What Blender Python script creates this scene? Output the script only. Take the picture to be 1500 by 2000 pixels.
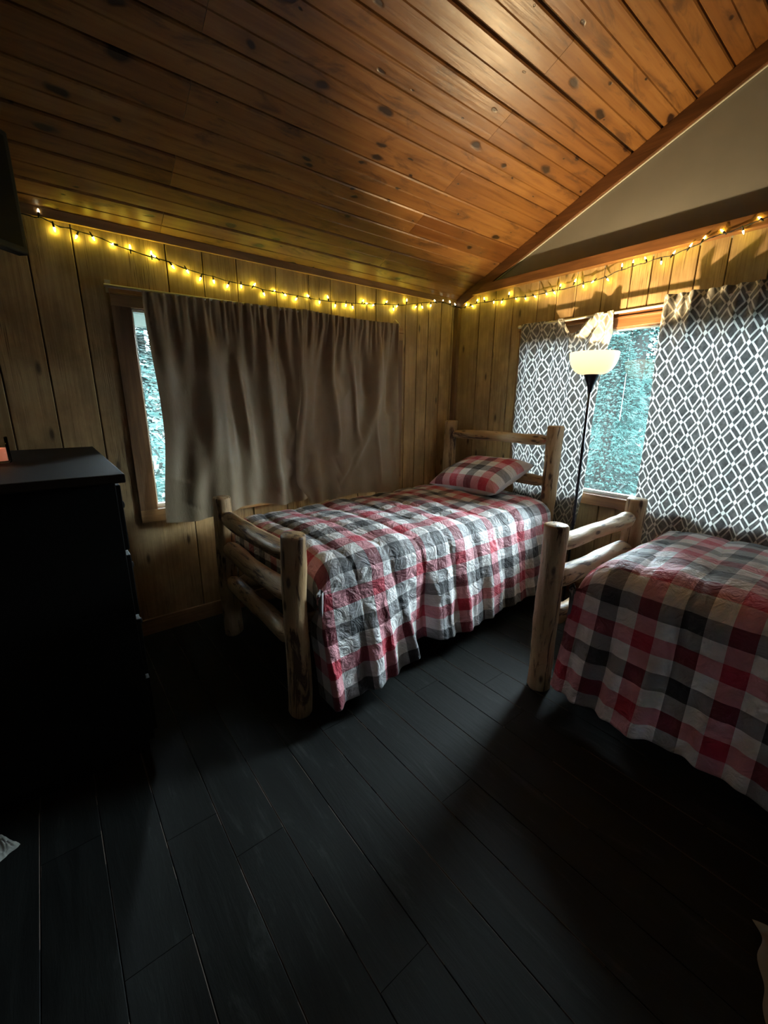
import bpy, bmesh, math, random
from mathutils import Vector, Matrix, noise
random.seed(7)
PI = math.pi
for o in list(bpy.data.objects):
    bpy.data.objects.remove(o)
SC = bpy.context.scene
COL = SC.collection

# ------------------------------------------------------------------ camera
YAW, PITCH, ROLL, FPX = 0.89725909, -0.25655393, 0.00739579, 821.64
fw = Vector((-math.sin(YAW)*math.cos(PITCH), math.cos(YAW)*math.cos(PITCH), math.sin(PITCH)))
rt0 = Vector((math.cos(YAW), math.sin(YAW), 0)); up0 = rt0.cross(fw)
rt = math.cos(ROLL)*rt0 + math.sin(ROLL)*up0
up = -math.sin(ROLL)*rt0 + math.cos(ROLL)*up0
cam = bpy.data.cameras.new('camera'); cam_o = bpy.data.objects.new('camera', cam); COL.objects.link(cam_o)
cam.sensor_fit = 'VERTICAL'; cam.sensor_height = 36.0; cam.sensor_width = 27.0
cam.lens = FPX*36.0/2000.0; cam.clip_start = 0.02
M = Matrix((rt, up, -fw)).transposed().to_4x4(); M.translation = Vector((2.72, -2.965, 1.4))
cam_o.matrix_world = M
SC.camera = cam_o

# ------------------------------------------------------------------ light / exposure
SKY = (0.80, 0.93, 1.0); SKY_STRENGTH = 118.0
LAMP_COLOR = (1.0, 0.72, 0.38); LAMP_POWER = 74.0
BULB_COLOR = (1.0, 0.86, 0.05); BULB_POWER = 0.115
SC.view_settings.view_transform = 'Standard'
SC.view_settings.look = 'None'
SC.view_settings.exposure = 0.0
SC.view_settings.gamma = 1.0
SC.view_settings.use_curve_mapping = False
wd = bpy.data.worlds.new('overcast_sky'); SC.world = wd; wd.use_nodes = True
bg = wd.node_tree.nodes['Background']
bg.inputs[0].default_value = (*SKY, 1); bg.inputs[1].default_value = SKY_STRENGTH
def portal(name, loc, rot, sx, sy):
    l = bpy.data.lights.new(name, 'AREA'); l.shape = 'RECTANGLE'; l.size = sx; l.size_y = sy
    l.cycles.is_portal = True
    o = bpy.data.objects.new(name, l); COL.objects.link(o); o.location = loc; o.rotation_euler = rot
portal('daylight_window_right', (1.83, 0.16, 1.32), (-PI/2, 0, 0), 2.3, 1.15)
portal('daylight_window_left', (-0.16, -1.65, 1.325), (0, -PI/2, 0), 1.15, 1.8)

# ------------------------------------------------------------------ helpers
class MB:
    """collects geometry; build() links it as one mesh object"""
    def __init__(s): s.v = []; s.f = []; s.a = {}; s.uv = {}; s.mi = []
    def add(s, vs, fs, attr=None, mi=0):
        b = len(s.v); s.v += [tuple(p) for p in vs]
        for f in fs: s.f.append(tuple(i+b for i in f)); s.mi.append(mi)
        if attr is not None:
            for i in range(len(vs)): s.a[b+i] = attr[i] if isinstance(attr, list) else attr
    def box(s, a, b, attr=None, mi=0):
        x0,y0,z0 = a; x1,y1,z1 = b
        s.add([(x0,y0,z0),(x1,y0,z0),(x1,y1,z0),(x0,y1,z0),(x0,y0,z1),(x1,y0,z1),(x1,y1,z1),(x0,y1,z1)],
              [(0,3,2,1),(4,5,6,7),(0,1,5,4),(1,2,6,5),(2,3,7,6),(3,0,4,7)], attr, mi)
    def prism(s, pts, d, attr=None, mi=0):
        """extrude a polygon by the vector d"""
        n = len(pts); d = Vector(d); P = [Vector(p) for p in pts]
        s.add(P+[p+d for p in P], [tuple(range(n))[::-1], tuple(range(n, 2*n))]+[(i,(i+1)%n,(i+1)%n+n,i+n) for i in range(n)], attr, mi)
    def lathe(s, prof, c=(0,0,0), n=24, mi=0, axis=None, cap=True):
        vs = []; fs = []
        for r,z in prof:
            for k in range(n):
                t = 2*PI*k/n; vs.append(Vector((r*math.cos(t), r*math.sin(t), z)))
        m = len(prof)
        for i in range(m-1):
            for k in range(n): fs.append((i*n+k, i*n+(k+1)%n, (i+1)*n+(k+1)%n, (i+1)*n+k))
        if cap: fs.append(tuple(range(n))[::-1]); fs.append(tuple(range((m-1)*n, m*n)))
        if axis is not None:
            q = Vector((0,0,1)).rotation_difference(Vector(axis).normalized()); vs = [q@v for v in vs]
        s.add([v+Vector(c) for v in vs], fs, None, mi)
    def tube(s, pts, r, n=6, mi=0):
        pts = [Vector(p) for p in pts]; vs = []; fs = []
        for i,p in enumerate(pts):
            t = (pts[min(i+1,len(pts)-1)]-pts[max(i-1,0)]).normalized()
            a = t.orthogonal().normalized()
            if i and abs(t.dot(pa)) < .99: a = (pa-t*pa.dot(t)).normalized()
            pa = a; b = t.cross(a)
            for k in range(n):
                w = 2*PI*k/n; vs.append(p+(a*math.cos(w)+b*math.sin(w))*r)
        for i in range(len(pts)-1):
            for k in range(n): fs.append((i*n+k, i*n+(k+1)%n, (i+1)*n+(k+1)%n, (i+1)*n+k))
        fs.append(tuple(range(n))[::-1]); fs.append(tuple(range((len(pts)-1)*n, len(pts)*n)))
        s.add(vs, fs, None, mi)
    def build(s, name, mat, parent=None, smooth=False, bevel=0, loc=None):
        me = bpy.data.meshes.new(name); me.from_pydata(s.v, [], s.f)
        for m in (mat if isinstance(mat, (list, tuple)) else [mat]): me.materials.append(m)
        me.polygons.foreach_set('material_index', s.mi)
        if s.a:
            at = me.attributes.new('lc', 'FLOAT_VECTOR', 'POINT')
            flat = []
            for i in range(len(s.v)): flat += list(s.a.get(i, (0,0,0)))
            at.data.foreach_set('vector', flat)
        if s.uv:
            u = me.uv_layers.new(name='UVMap')
            for lp in me.loops: u.data[lp.index].uv = s.uv[lp.vertex_index]
        if smooth: me.polygons.foreach_set('use_smooth', [True]*len(me.polygons))
        me.update()
        o = bpy.data.objects.new(name, me); COL.objects.link(o)
        if loc is not None:
            me.transform(Matrix.Translation(-Vector(loc))); o.location = loc
        if bevel:
            b = o.modifiers.new('bevel', 'BEVEL'); b.width = bevel; b.segments = 2; b.limit_method = 'ANGLE'
        if parent is not None:
            o.parent = parent
            if loc is None:
                me.transform(Matrix.Translation(-parent.location)) if parent.rotation_euler.z == 0 else None
            else: o.location = Vector(loc)-parent.location
        return o
def tag(o, label=None, cat=None, group=None, kind=None):
    if label: o['label'] = label
    if cat: o['category'] = cat
    if group: o['group'] = group
    if kind: o['kind'] = kind
    return o
def thing(name, loc, label, cat, group=None, rz=0):
    o = bpy.data.objects.new(name, None); COL.objects.link(o); o.location = loc; o.rotation_euler.z = rz
    o.empty_display_size = .1
    return tag(o, label, cat, group)

# ------------------------------------------------------------------ materials
class N:
    def __init__(s, name):
        s.m = bpy.data.materials.new(name); s.m.use_nodes = True; s.t = s.m.node_tree; s.t.nodes.clear()
        s.out = s.t.nodes.new('ShaderNodeOutputMaterial')
    def n(s, typ, ins=None, **kw):
        x = s.t.nodes.new('ShaderNode'+typ)
        for k,v in kw.items(): setattr(x, k, v)
        for k,v in (ins or {}).items():
            if isinstance(v, bpy.types.NodeSocket): s.t.links.new(v, x.inputs[k])
            else: x.inputs[k].default_value = v
        return x
    def math(s, op, a, b=0.0, c=0.0):
        x = s.t.nodes.new('ShaderNodeMath'); x.operation = op
        for i,v in enumerate((a,b,c)):
            if isinstance(v, bpy.types.NodeSocket): s.t.links.new(v, x.inputs[i])
            else: x.inputs[i].default_value = v
        return x.outputs[0]
    def mix(s, f, a, b, mode='MIX'):
        x = s.t.nodes.new('ShaderNodeMix'); x.data_type = 'RGBA'; x.blend_type = mode
        for i,v in ((0,f),(6,a),(7,b)):
            if isinstance(v, bpy.types.NodeSocket): s.t.links.new(v, x.inputs[i])
            else: x.inputs[i].default_value = v if i == 0 else (*v, 1)
        return x.outputs[2]
    def ramp(s, f, stops, interp='LINEAR'):
        x = s.t.nodes.new('ShaderNodeValToRGB'); r = x.color_ramp; r.interpolation = interp
        while len(r.elements) < len(stops): r.elements.new(.5)
        for e,(p,c) in zip(r.elements, stops): e.position = p; e.color = (*c, 1) if len(c) == 3 else c
        s.t.links.new(f, x.inputs[0]); return x.outputs[0]
    def vec(s, v, sc=(1,1,1), loc=(0,0,0), rot=(0,0,0)):
        return s.n('Mapping', {'Vector': v, 'Scale': sc, 'Location': loc, 'Rotation': rot}).outputs[0]
    def noise(s, v, scale, detail=3, rough=.5, dist=0):
        return s.n('TexNoise', {'Vector': v, 'Scale': scale, 'Detail': detail, 'Roughness': rough, 'Distortion': dist}).outputs[0]
    def bump(s, h, strength=.3, dist=.01, nrm=None):
        d = {'Height': h, 'Strength': strength, 'Distance': dist}
        if nrm is not None: d['Normal'] = nrm
        return s.n('Bump', d).outputs[0]
    def obj(s): return s.n('TexCoord').outputs['Object']
    def uv(s): return s.n('TexCoord').outputs['UV']
    def attr(s, nm='lc'): return s.n('Attribute', attribute_name=nm).outputs['Vector']
    def bsdf(s, col, rough=.6, nrm=None, **kw):
        d = {'Base Color': col if isinstance(col, bpy.types.NodeSocket) else (*col, 1), 'Roughness': rough}
        d.update(kw)
        if nrm is not None: d['Normal'] = nrm
        x = s.n('BsdfPrincipled', d)
        s.t.links.new(x.outputs[0], s.out.inputs[0]); return x
def simple(name, col, rough=.6, **kw):
    k = N(name); k.bsdf(col, rough, **kw); return k.m

def mat_ceiling():
    k = N('varnished_pine_ceiling'); a = k.attr()          # lc = (across the board in metres, along in metres, board seed)
    p = k.n('SeparateXYZ', {0: a}); x, y, r = p.outputs
    rnd = k.math('FRACT', k.math('MULTIPLY', r, 7.31))
    base = k.n('CombineXYZ', {0: k.math('ADD', x, k.math('MULTIPLY', r, 5.3)), 1: y, 2: 0.0}).outputs[0]
    grain = k.noise(k.vec(base, (38, 1.3, 1)), 1.0, 5, .6, .6)
    fine = k.noise(k.vec(base, (110, 4, 1)), 1.0, 3, .6)
    soft = k.noise(k.vec(base, (4, 1.0, 1)), 1.4, 2, .5)
    col = k.ramp(grain, [(.22, (.160,.064,.018)), (.5, (.262,.122,.036)), (.8, (.345,.178,.060))])
    col = k.mix(k.math('MULTIPLY', fine, .28), col, (.12,.048,.012))
    tint = k.ramp(rnd, [(0, (.62,.50,.42)), (.5, (.95,.90,.82)), (1, (1.08,1.05,1.0))])
    col = k.mix(1.0, col, tint, 'MULTIPLY')
    # knots: dark ellipses with a swirl of darker grain round them
    wob = k.n('VectorMath', {0: k.vec(base, (9.0, 3.6, 1)), 1: k.n('VectorMath', {0: k.n('TexNoise', {'Vector': base, 'Scale': 9.0}).outputs[1], 3: .35}, operation='SCALE').outputs[0]}, operation='ADD').outputs[0]
    vo = k.n('TexVoronoi', {'Vector': wob, 'Scale': 1.0, 'Randomness': 1.0}, feature='F1', voronoi_dimensions='2D')
    d = vo.outputs['Distance']
    pick = k.math('FRACT', k.math('MULTIPLY', k.n('SeparateXYZ', {0: vo.outputs['Color']}).outputs[0], 13.7))
    on = k.math('GREATER_THAN', pick, .42)
    size = k.math('ADD', .035, k.math('MULTIPLY', k.math('POWER', k.n('SeparateXYZ', {0: vo.outputs['Color']}).outputs[1], 2.0), .17))
    kn = k.math('MULTIPLY', on, k.n('MapRange', {0: d, 1: size, 2: k.math('MULTIPLY', size, .55), 3: 0.0, 4: 1.0}).outputs[0])
    halo = k.math('MULTIPLY', on, k.n('MapRange', {0: d, 1: .34, 2: .08, 3: 0.0, 4: .62}).outputs[0])
    col = k.mix(k.math('MULTIPLY', halo, k.math('ADD', soft, .15)), col, (.080,.030,.011))
    col = k.mix(kn, col, (.024,.009,.005))
    st = k.ramp(k.noise(k.vec(base, (11, 2.2, 1), (3,9,0)), 1.5, 5, .65, .8), [(.54, (0,0,0)), (.68, (1,1,1))])
    col = k.mix(k.math('MULTIPLY', st, .72), col, (.055,.023,.012))
    h = k.math('SUBTRACT', k.math('ADD', k.math('MULTIPLY', grain, .35), k.math('MULTIPLY', k.noise(k.vec(base,(14,3.2,1)), 1.0, 2, .5), .9)), k.math('MULTIPLY', kn, .35))
    b = k.bump(h, .35, .010)
    k.bsdf(col, k.math('ADD', .30, k.math('MULTIPLY', grain, .16)), b)
    return k.m
def mat_panel(name, base0, base1, dark, rough=.62):
    k = N(name); a = k.attr()
    p = k.n('SeparateXYZ', {0: a}); x, z, r = p.outputs
    v = k.n('CombineXYZ', {0: x, 1: z, 2: k.math('MULTIPLY', r, 5.1)}).outputs[0]
    g = k.noise(k.vec(v, (55, 1.6, 1)), 1.0, 5, .62, .4)
    f = k.noise(k.vec(v, (230, 5.0, 1)), 1.0, 2, .6)
    blot = k.noise(k.vec(v, (5, 3.2, 1)), 1.2, 4, .6)
    col = k.ramp(g, [(.28, base0), (.72, base1)])
    pick = k.ramp(k.math('FRACT', k.math('MULTIPLY', r, 9.17)), [(0, (.80,.77,.74)), (1, (1.08,1.05,1.0))])
    col = k.mix(1.0, col, pick, 'MULTIPLY')
    streak = k.math('MULTIPLY', k.ramp(f, [(.56, (0,0,0)), (.66, (1,1,1))]), k.ramp(k.noise(k.vec(v,(7,.7,1),(4,2,8)), 1.0, 2), [(.45,(0,0,0)), (.62,(1,1,1))]))
    col = k.mix(k.math('MULTIPLY', streak, .85), col, dark)
    col = k.mix(k.ramp(blot, [(.42, (.42,.42,.42)), (.62, (0,0,0))]), col, dark)
    vo = k.n('TexVoronoi', {'Vector': k.vec(v, (4.0, 1.3, 1)), 'Scale': 1.0}, feature='F1', voronoi_dimensions='2D')
    kn = k.n('MapRange', {0: vo.outputs['Distance'], 1: .055, 2: .02, 3: 0.0, 4: .85}).outputs[0]
    col = k.mix(kn, col, tuple(c*.35 for c in dark))
    b = k.bump(k.math('ADD', g, k.math('MULTIPLY', streak, -.8)), .35, .004)
    k.bsdf(col, rough, b)
    return k.m
def mat_wood_trim(name, c0, c1, rough=.45, axis=0, s=1.0):
    """plain board; axis = the direction the grain runs in object space"""
    k = N(name); sc = [60*s,60*s,60*s]; sc[axis] = 2.2
    g = k.noise(k.vec(k.obj(), sc), 1.0, 5, .6, .5)
    sc2 = [9,9,9]; sc2[axis] = 2.0
    b2 = k.noise(k.vec(k.obj(), sc2), 1.0, 3, .55)
    col = k.ramp(g, [(.3, c0), (.7, c1)])
    col = k.mix(k.ramp(b2, [(.40, (.6,.6,.6)), (.58, (0,0,0))]), col, tuple(c*.4 for c in c0))
    k.bsdf(col, rough, k.bump(g, .25, .003)); return k.m
def mat_log(name, light, mid, dark):
    k = N(name); a = k.attr()                              # lc = position in the log's own frame, z along the log
    g = k.noise(k.vec(a, (26, 26, 2.4)), 1.0, 5, .6, .7)
    bark = k.noise(k.vec(a, (20, 20, 3.0), (5, 3, 7)), 1.0, 6, .68, 1.2)
    big = k.noise(k.vec(a, (7, 7, 2.2), (1, 8, 2)), 1.0, 3, .5)
    col = k.ramp(g, [(.28, mid), (.66, light)])
    col = k.mix(k.ramp(big, [(.44, (.60,.60,.60)), (.60, (0,0,0))]), col, mid)
    col = k.mix(k.ramp(bark, [(.53, (0,0,0)), (.61, (1,1,1))]), col, dark)
    vo = k.n('TexVoronoi', {'Vector': k.vec(a, (15, 15, 6)), 'Scale': 1.0}, feature='F1')
    kn = k.n('MapRange', {0: vo.outputs['Distance'], 1: .20, 2: .10, 3: 0.0, 4: .9}).outputs[0]
    col = k.mix(kn, col, tuple(c*.6 for c in dark))
    h = k.math('SUBTRACT', k.math('MULTIPLY', g, .5), k.math('MULTIPLY', bark, .9))
    k.bsdf(col, .46, k.bump(h, .55, .008)); return k.m
def mat_plaid():
    k = N('red_black_white_plaid_cotton'); uv = k.uv()
    W, R, B = (.91,.90,.90), (.74,.17,.245), (.135,.135,.15)
    p = k.n('SeparateXYZ', {0: uv})
    def stripe(s):
        f = k.math('FRACT', k.math('DIVIDE', s, .30))
        return k.ramp(f, [(0, R), (.25, W), (.5, B), (.75, W)], 'CONSTANT')
    c = k.mix(.5, stripe(p.outputs[0]), stripe(p.outputs[1]))
    c = k.mix(1.0, c, c, 'MULTIPLY')
    wr = k.noise(k.vec(uv, (1,1,1)), 13, 4, .55, 1.8)
    wr2 = k.noise(k.vec(uv, (1.0,.35,1)), 60, 3, .6, .5)
    b = k.bump(k.math('ADD', wr, k.math('MULTIPLY', wr2, .25)), .70, .022)
    k.bsdf(c, .62, b, **{'Sheen Weight': .15}); return k.m
def mat_trellis():
    k = N('white_trellis_on_grey_curtain_cloth'); uv = k.uv()
    wv = k.n('VectorMath', {0: k.n('TexNoise', {'Vector': uv, 'Scale': 9.0, 'Detail': 2.0}).outputs[1], 1: (.5,.5,.5)}, operation='SUBTRACT').outputs[0]
    w = k.n('VectorMath', {0: uv, 1: k.n('VectorMath', {0: wv, 3: .020}, operation='SCALE').outputs[0]}, operation='ADD').outputs[0]
    p = k.n('SeparateXYZ', {0: w})
    x = k.math('DIVIDE', p.outputs[0], .118); y = k.math('DIVIDE', p.outputs[1], .136)
    a = k.math('ADD', x, y); b = k.math('SUBTRACT', x, y)
    def dist(s):
        f = k.math('FRACT', s); return k.math('MINIMUM', f, k.math('SUBTRACT', 1.0, f))
    da, db = dist(a), dist(b)
    m = k.math('MINIMUM', da, db); Mx = k.math('MAXIMUM', da, db)
    line = k.math('MULTIPLY', k.math('GREATER_THAN', m, .115), k.math('LESS_THAN', m, .222))
    node = k.math('LESS_THAN', Mx, .12)
    white = k.math('MAXIMUM', line, node)
    cloud = k.noise(k.vec(uv, (1,1,1)), 28, 4, .65)
    grey = k.ramp(cloud, [(.35, (.135,.130,.115)), (.7, (.25,.245,.225))])
    tg = k.ramp(cloud, [(.35, (.0065,.0065,.0065)), (.7, (.0145,.0145,.014))])
    dc = k.mix(white, grey, (.56,.54,.46)); tc = k.mix(white, tg, (.108,.106,.100))
    bm = k.bump(k.noise(k.vec(uv, (1.0,.25,1)), 30, 3, .6, .4), .3, .01)
    d = k.n('BsdfDiffuse', {'Color': dc, 'Normal': bm}); t = k.n('BsdfTranslucent', {'Color': tc, 'Normal': bm})
    s = k.n('AddShader', {0: d.outputs[0], 1: t.outputs[0]})
    k.t.links.new(s.outputs[0], k.out.inputs[0]); return k.m
def mat_brown_curtain():
    k = N('taupe_blackout_curtain_cloth'); uv = k.uv()
    n1 = k.noise(k.vec(uv, (1,1,1)), 3.0, 4, .55)
    wv = k.noise(k.vec(uv, (1,.2,1)), 240, 2, .5)
    col = k.ramp(n1, [(.3, (.27,.195,.115)), (.7, (.35,.262,.165))])
    b = k.bump(k.math('ADD', k.math('MULTIPLY', wv, .15), k.noise(k.vec(uv,(1,.5,1)), 14, 4, .6, .6)), .30, .008)
    k.bsdf(col, .52, b, **{'Sheen Weight': .25}); return k.m
def mat_floor():
    k = N('worn_dark_painted_floor_boards'); a = k.attr()
    p = k.n('SeparateXYZ', {0: a}); x, y, r = p.outputs     # x along, y across the board 0..1
    v = k.n('CombineXYZ', {0: x, 1: k.math('MULTIPLY', y, .16), 2: r}).outputs[0]
    n1 = k.noise(k.vec(v, (2.4, 14, 1)), 1.0, 6, .68, .6)
    n2 = k.noise(k.vec(v, (6, 60, 1)), 1.0, 3, .6)
    col = k.ramp(n1, [(.33, (.003,.0034,.0034)), (.58, (.0075,.0086,.0083)), (.72, (.028,.031,.029))])
    e = k.math('MINIMUM', y, k.math('SUBTRACT', 1.0, y))
    wear = k.math('MULTIPLY', k.math('LESS_THAN', e, .018), k.math('GREATER_THAN', k.noise(k.vec(v,(3,2,1)), 1.0, 2), .50))
    col = k.mix(k.math('MULTIPLY', wear, .5), col, (.15,.115,.09))
    k.bsdf(col, k.math('ADD', .50, k.math('MULTIPLY', n1, .3)), k.bump(k.math('ADD', n1, k.math('MULTIPLY', n2, .4)), .4, .004), **{'Specular IOR Level': .22}); return k.m
def mat_glass(name='window_glass', tint=(.93,.97,.97), veil=0.0, ior=1.5):
    """thin pane: clear, a little mirror, and for the old windows a translucent veil put in as daylight haze"""
    k = N(name); f = k.n('Fresnel', {'IOR': ior})
    t = k.n('BsdfTransparent', {'Color': (*tint, 1)}); g = k.n('BsdfGlossy', {'Roughness': .01})
    src = t.outputs[0]
    if veil:  # milky haze mixed into the pane to imitate glare
        n = k.noise(k.vec(k.obj(), (5,5,1.2)), 1.6, 4, .6)
        d = k.n('BsdfTranslucent', {'Color': (.6,.62,.6,1)})
        m0 = k.n('MixShader', {0: k.math('MULTIPLY', n, veil*2), 1: t.outputs[0], 2: d.outputs[0]}); src = m0.outputs[0]
    m = k.n('MixShader', {0: f.outputs[0], 1: src, 2: g.outputs[0]})
    k.t.links.new(m.outputs[0], k.out.inputs[0]); return k.m
def emit(name, col, strength, base=(.8,.75,.6), rough=.4):
    k = N(name); k.bsdf(base, rough, **{'Emission Color': (*col, 1), 'Emission Strength': strength}); return k.m

M_CEIL = mat_ceiling()
M_PANEL = mat_panel('rough_sawn_cedar_panelling', (.37,.245,.110), (.62,.44,.225), (.12,.065,.028))
M_BACK = simple('dark_gap_backing', (.05,.028,.014), .9)
M_TRIMX = mat_wood_trim('stained_trim_along_x', (.15,.058,.019), (.30,.135,.046), .42, 0)
M_TRIMY = mat_wood_trim('stained_trim_along_y', (.30,.165,.070), (.46,.27,.12), .5, 1)
M_TRIMZ = mat_wood_trim('stained_trim_upright', (.13,.065,.030), (.25,.14,.065), .5, 2)
M_RAKE = mat_wood_trim('dark_stained_rake_board', (.10,.038,.013), (.20,.085,.030), .45, 0)
M_LOG = mat_log('peeled_cedar_log', (.62,.44,.25), (.40,.24,.115), (.075,.034,.017))
M_PLAID = mat_plaid()
M_TREL = mat_trellis()
M_BROWN = mat_brown_curtain()
M_FLOOR = mat_floor()
M_GLASS = mat_glass(veil=.004)
M_VINYL = simple('white_vinyl_window_frame', (.80,.80,.78), .4)
M_ROD = simple('white_enamel_rod', (.74,.70,.66), .35)
M_STEEL = simple('brass_hook_metal', (.55,.45,.3), .35, Metallic=.9)
M_BLACKM = simple('dark_blue_black_lamp_metal', (.020,.022,.035), .28, Metallic=.5)
M_BLACK = simple('black_stained_wood', (.0035,.003,.0028), .6, **{'Specular IOR Level': .12})
M_DTOP = simple('dark_brown_table_top', (.014,.008,.005), .65, **{'Specular IOR Level': .08})
M_PLASTIC = simple('black_matt_plastic', (.0015,.0015,.0015), .7)
M_WIRE = simple('dark_green_cord_plastic', (.012,.012,.008), .6)
M_GABLE = None
M_DARKPANEL = mat_panel('low_bounce_dark_panelling', (.045,.024,.012), (.07,.038,.018), (.02,.01,.005))  # for the unseen walls, tone darkened to cut bounced light
k = N('grey_painted_gable_board'); nn = k.noise(k.vec(k.obj(), (1.2,1,1.2)), 3.0, 3, .5)
k.bsdf(k.ramp(nn, [(.3, (.205,.205,.180)), (.7, (.240,.237,.208))]), .75, k.bump(k.noise(k.obj(), 120, 2), .05, .002)); M_GABLE = k.m
M_WHITECLOTH = simple('plain_white_pillow_backing', (.70,.70,.72), .8)
M_PALE = simple('pale_grey_crumpled_cotton', (.22,.22,.20), .85)

# ------------------------------------------------------------------ room
DEPTH = 3.42; WIDTH = 5.2; RIDGE = 2.6
def zc(x): return 2.24 + .43*(x if x <= RIDGE else 2*RIDGE-x)
def zlow(x): return 2.16 + .42*x
# floor boards run along x
mb = MB(); y = 0.06; i = 0
mb.box((-.12,-DEPTH-.12,-.08), (WIDTH+.12,.12,-.03), (0,.5,0))
while y > -DEPTH-.1:
    y1 = y-.162; off = random.uniform(.6, 2.4); xs = [-.05, off, off+2.3, WIDTH+.05]
    for a, b in zip(xs[:-1], xs[1:]):
        if b-a < .05: continue
        x0, x1 = a+.0008, min(b, WIDTH+.05)-.0008; r = random.random()*9; g = .0016; c = .0022
        g = .0007; c = .0016
        P = [(x0,y1+g,-.03),(x0,y1+g,-c),(x0,y1+g+c,0),(x0,y-g-c,0),(x0,y-g,-c),(x0,y-g,-.03)]
        n = len(P); vs = P+[(x1,q[1],q[2]) for q in P]
        at = [(q[0]+r*3, (y-q[1])/.162, r) for q in vs]
        mb.add(vs, [tuple(range(n)), tuple(range(n,2*n))[::-1]]+[(j,j+n,(j+1)%n+n,(j+1)%n) for j in range(n)], at)
    y = y1; i += 1
tag(mb.build('floor', M_FLOOR), kind='structure')

# ceiling boards run along y on two slopes; each board has chamfered edges and a centre bead
def board(mb, x0, x1, y0, y1, zf, gap=.0032):
    r = random.random()*9; c = .0045; x0 += gap; x1 -= gap; xm = (x0+x1)/2; g = .0030
    prof = [(x0,.018),(x0,c),(x0+c,0),(xm-g,0),(xm,.0050),(xm+g,0),(x1-c,0),(x1,c),(x1,.018)]
    n = len(prof); vs = []; at = []
    for yy in (y0-.0008, y1+.0008):
        for (px, dz) in prof:
            vs.append((px, yy, zf(px)+dz)); at.append(((px-x0), yy+r*4, r))
    mb.add(vs, [(j, j+1, j+1+n, j+n) for j in range(n-1)]+[(n-1,0,n,2*n-1), tuple(range(n)), tuple(range(n,2*n))[::-1]], at)
mb = MB()
edges = [1.784-.149*j for j in range(13)][::-1]     # -0.004 ... 1.784
while edges[-1] < RIDGE-.16: edges.append(edges[-1]+.149)
edges[0] = -.01; edges.append(RIDGE)
for j in range(len(edges)-1):
    kk = round((1.784-edges[j+1])/.149)
    cut = [-.97] if kk % 2 == 0 else [-2.33]
    ys = [0.0]+cut+[-DEPTH-.02]
    for a, b in zip(ys[:-1], ys[1:]):
        board(mb, edges[j], edges[j+1], a, b, zc, .0080 if kk in (2,) else .0032)
x = RIDGE
while x < WIDTH:
    x1 = min(x+.149, WIDTH+.02)
    yc = random.uniform(-2.6,-.8)
    for a, b in ((0, yc), (yc, -DEPTH-.02)): board(mb, x, x1, a, b, zc)
    x = x1
for xa, xb in ((-.14, RIDGE), (RIDGE, WIDTH+.14)):
    mb.prism([(xa,.14,zc(xa)+.018),(xb,.14,zc(xb)+.018),(xb,.14,zc(xb)+.10),(xa,.14,zc(xa)+.10)], (0,-DEPTH-.30,0), (0,0,0), 1)
tag(mb.build('ceiling', [M_CEIL, M_BACK]), kind='structure')

# panelled walls: upright boards with open grooves between them, holes where the windows are
WA = (-2.51, -.72, .78, 1.866)       # window in the left wall: y0, y1, z0, z1
WB = (.755, 2.95, .78, 1.863)        # window in the right wall: x0, x1, z0, z1
def panel_wall(name, grooves, ztop, hole, plane, mat=M_PANEL, back=None):
    """plane(u, d, z): u runs along the wall, d = depth behind its face"""
    mb = MB(); h = hole
    cuts = sorted(set(grooves+([h[0], h[1]] if h else [])))
    for a, b in zip(cuts[:-1], cuts[1:]):
        r = random.random()*9
        pieces = [(0.0, None)]
        if h and a >= h[0]-1e-6 and b <= h[1]+1e-6: pieces = [(0.0, h[2]), (h[3], None)]
        ga = .0024 if a in grooves else 0; gb = .0024 if b in grooves else 0; c = .003
        for z0, z1 in pieces:
            ca, cb = (c if ga else 0), (c if gb else 0)
            prof = [(a+ga,.012),(a+ga,ca),(a+ga+ca,0),(b-gb-cb,0),(b-gb,cb),(b-gb,.012)]
            n = len(prof); vs = []; at = []
            for lvl in (0,1):
                for u,d in prof:
                    z = z0 if lvl == 0 else (z1 if z1 is not None else ztop(u))
                    vs.append(plane(u,d,z)); at.append((u+r, z, r))
            mb.add(vs, [(j,(j+1)%n,(j+1)%n+n,j+n) for j in range(n)]+[tuple(range(n))[::-1], tuple(range(n,2*n))], at)
    u0, u1 = cuts[0], cuts[-1]
    def slab(a, b, z0, z1):
        P = [plane(a,.012,z0), plane(b,.012,z0), plane(b,.12,z0), plane(a,.12,z0)]
        Q = [(p[0],p[1],z1) for p in P]
        mb.add(P+Q, [(0,1,2,3),(7,6,5,4),(0,4,5,1),(1,5,6,2),(2,6,7,3),(3,7,4,0)], (0,0,0), 1)
    zt = max(ztop(u0), ztop(u1))
    if h:
        slab(u0,h[0],0,zt); slab(h[1],u1,0,zt); slab(h[0],h[1],0,h[2]); slab(h[0],h[1],h[3],zt)
    else: slab(u0,u1,0,zt)
    o = mb.build(name, [mat, M_BACK]); return tag(o, kind='structure')
gA = [-DEPTH,-3.25,-3.08,-2.90,-2.72,-2.31,-2.12,-1.927,-1.678,-1.444,-1.276,-1.067,-.883,-.59,-.463,-.337,-.19,-.055,0.0]
panel_wall('wall_left', gA, lambda u: 2.245, WA, lambda u,d,z: (-d, u, z))
gB = [0.0,.25,.41,.575,.93,1.072,1.25,1.418,1.53,1.639,1.762,1.90,2.08,2.24,2.42,2.61,2.80,3.08,3.3,3.5,3.7,3.9,4.15,4.4,4.65,4.9,WIDTH]
gB.insert(4, .786)
panel_wall('wall_back', gB, lambda u: min(2.27, zc(u)), WB, lambda u,d,z: (u, d, z))
gC = [i*.26 for i in range(int(WIDTH/.26)+1)]
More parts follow.
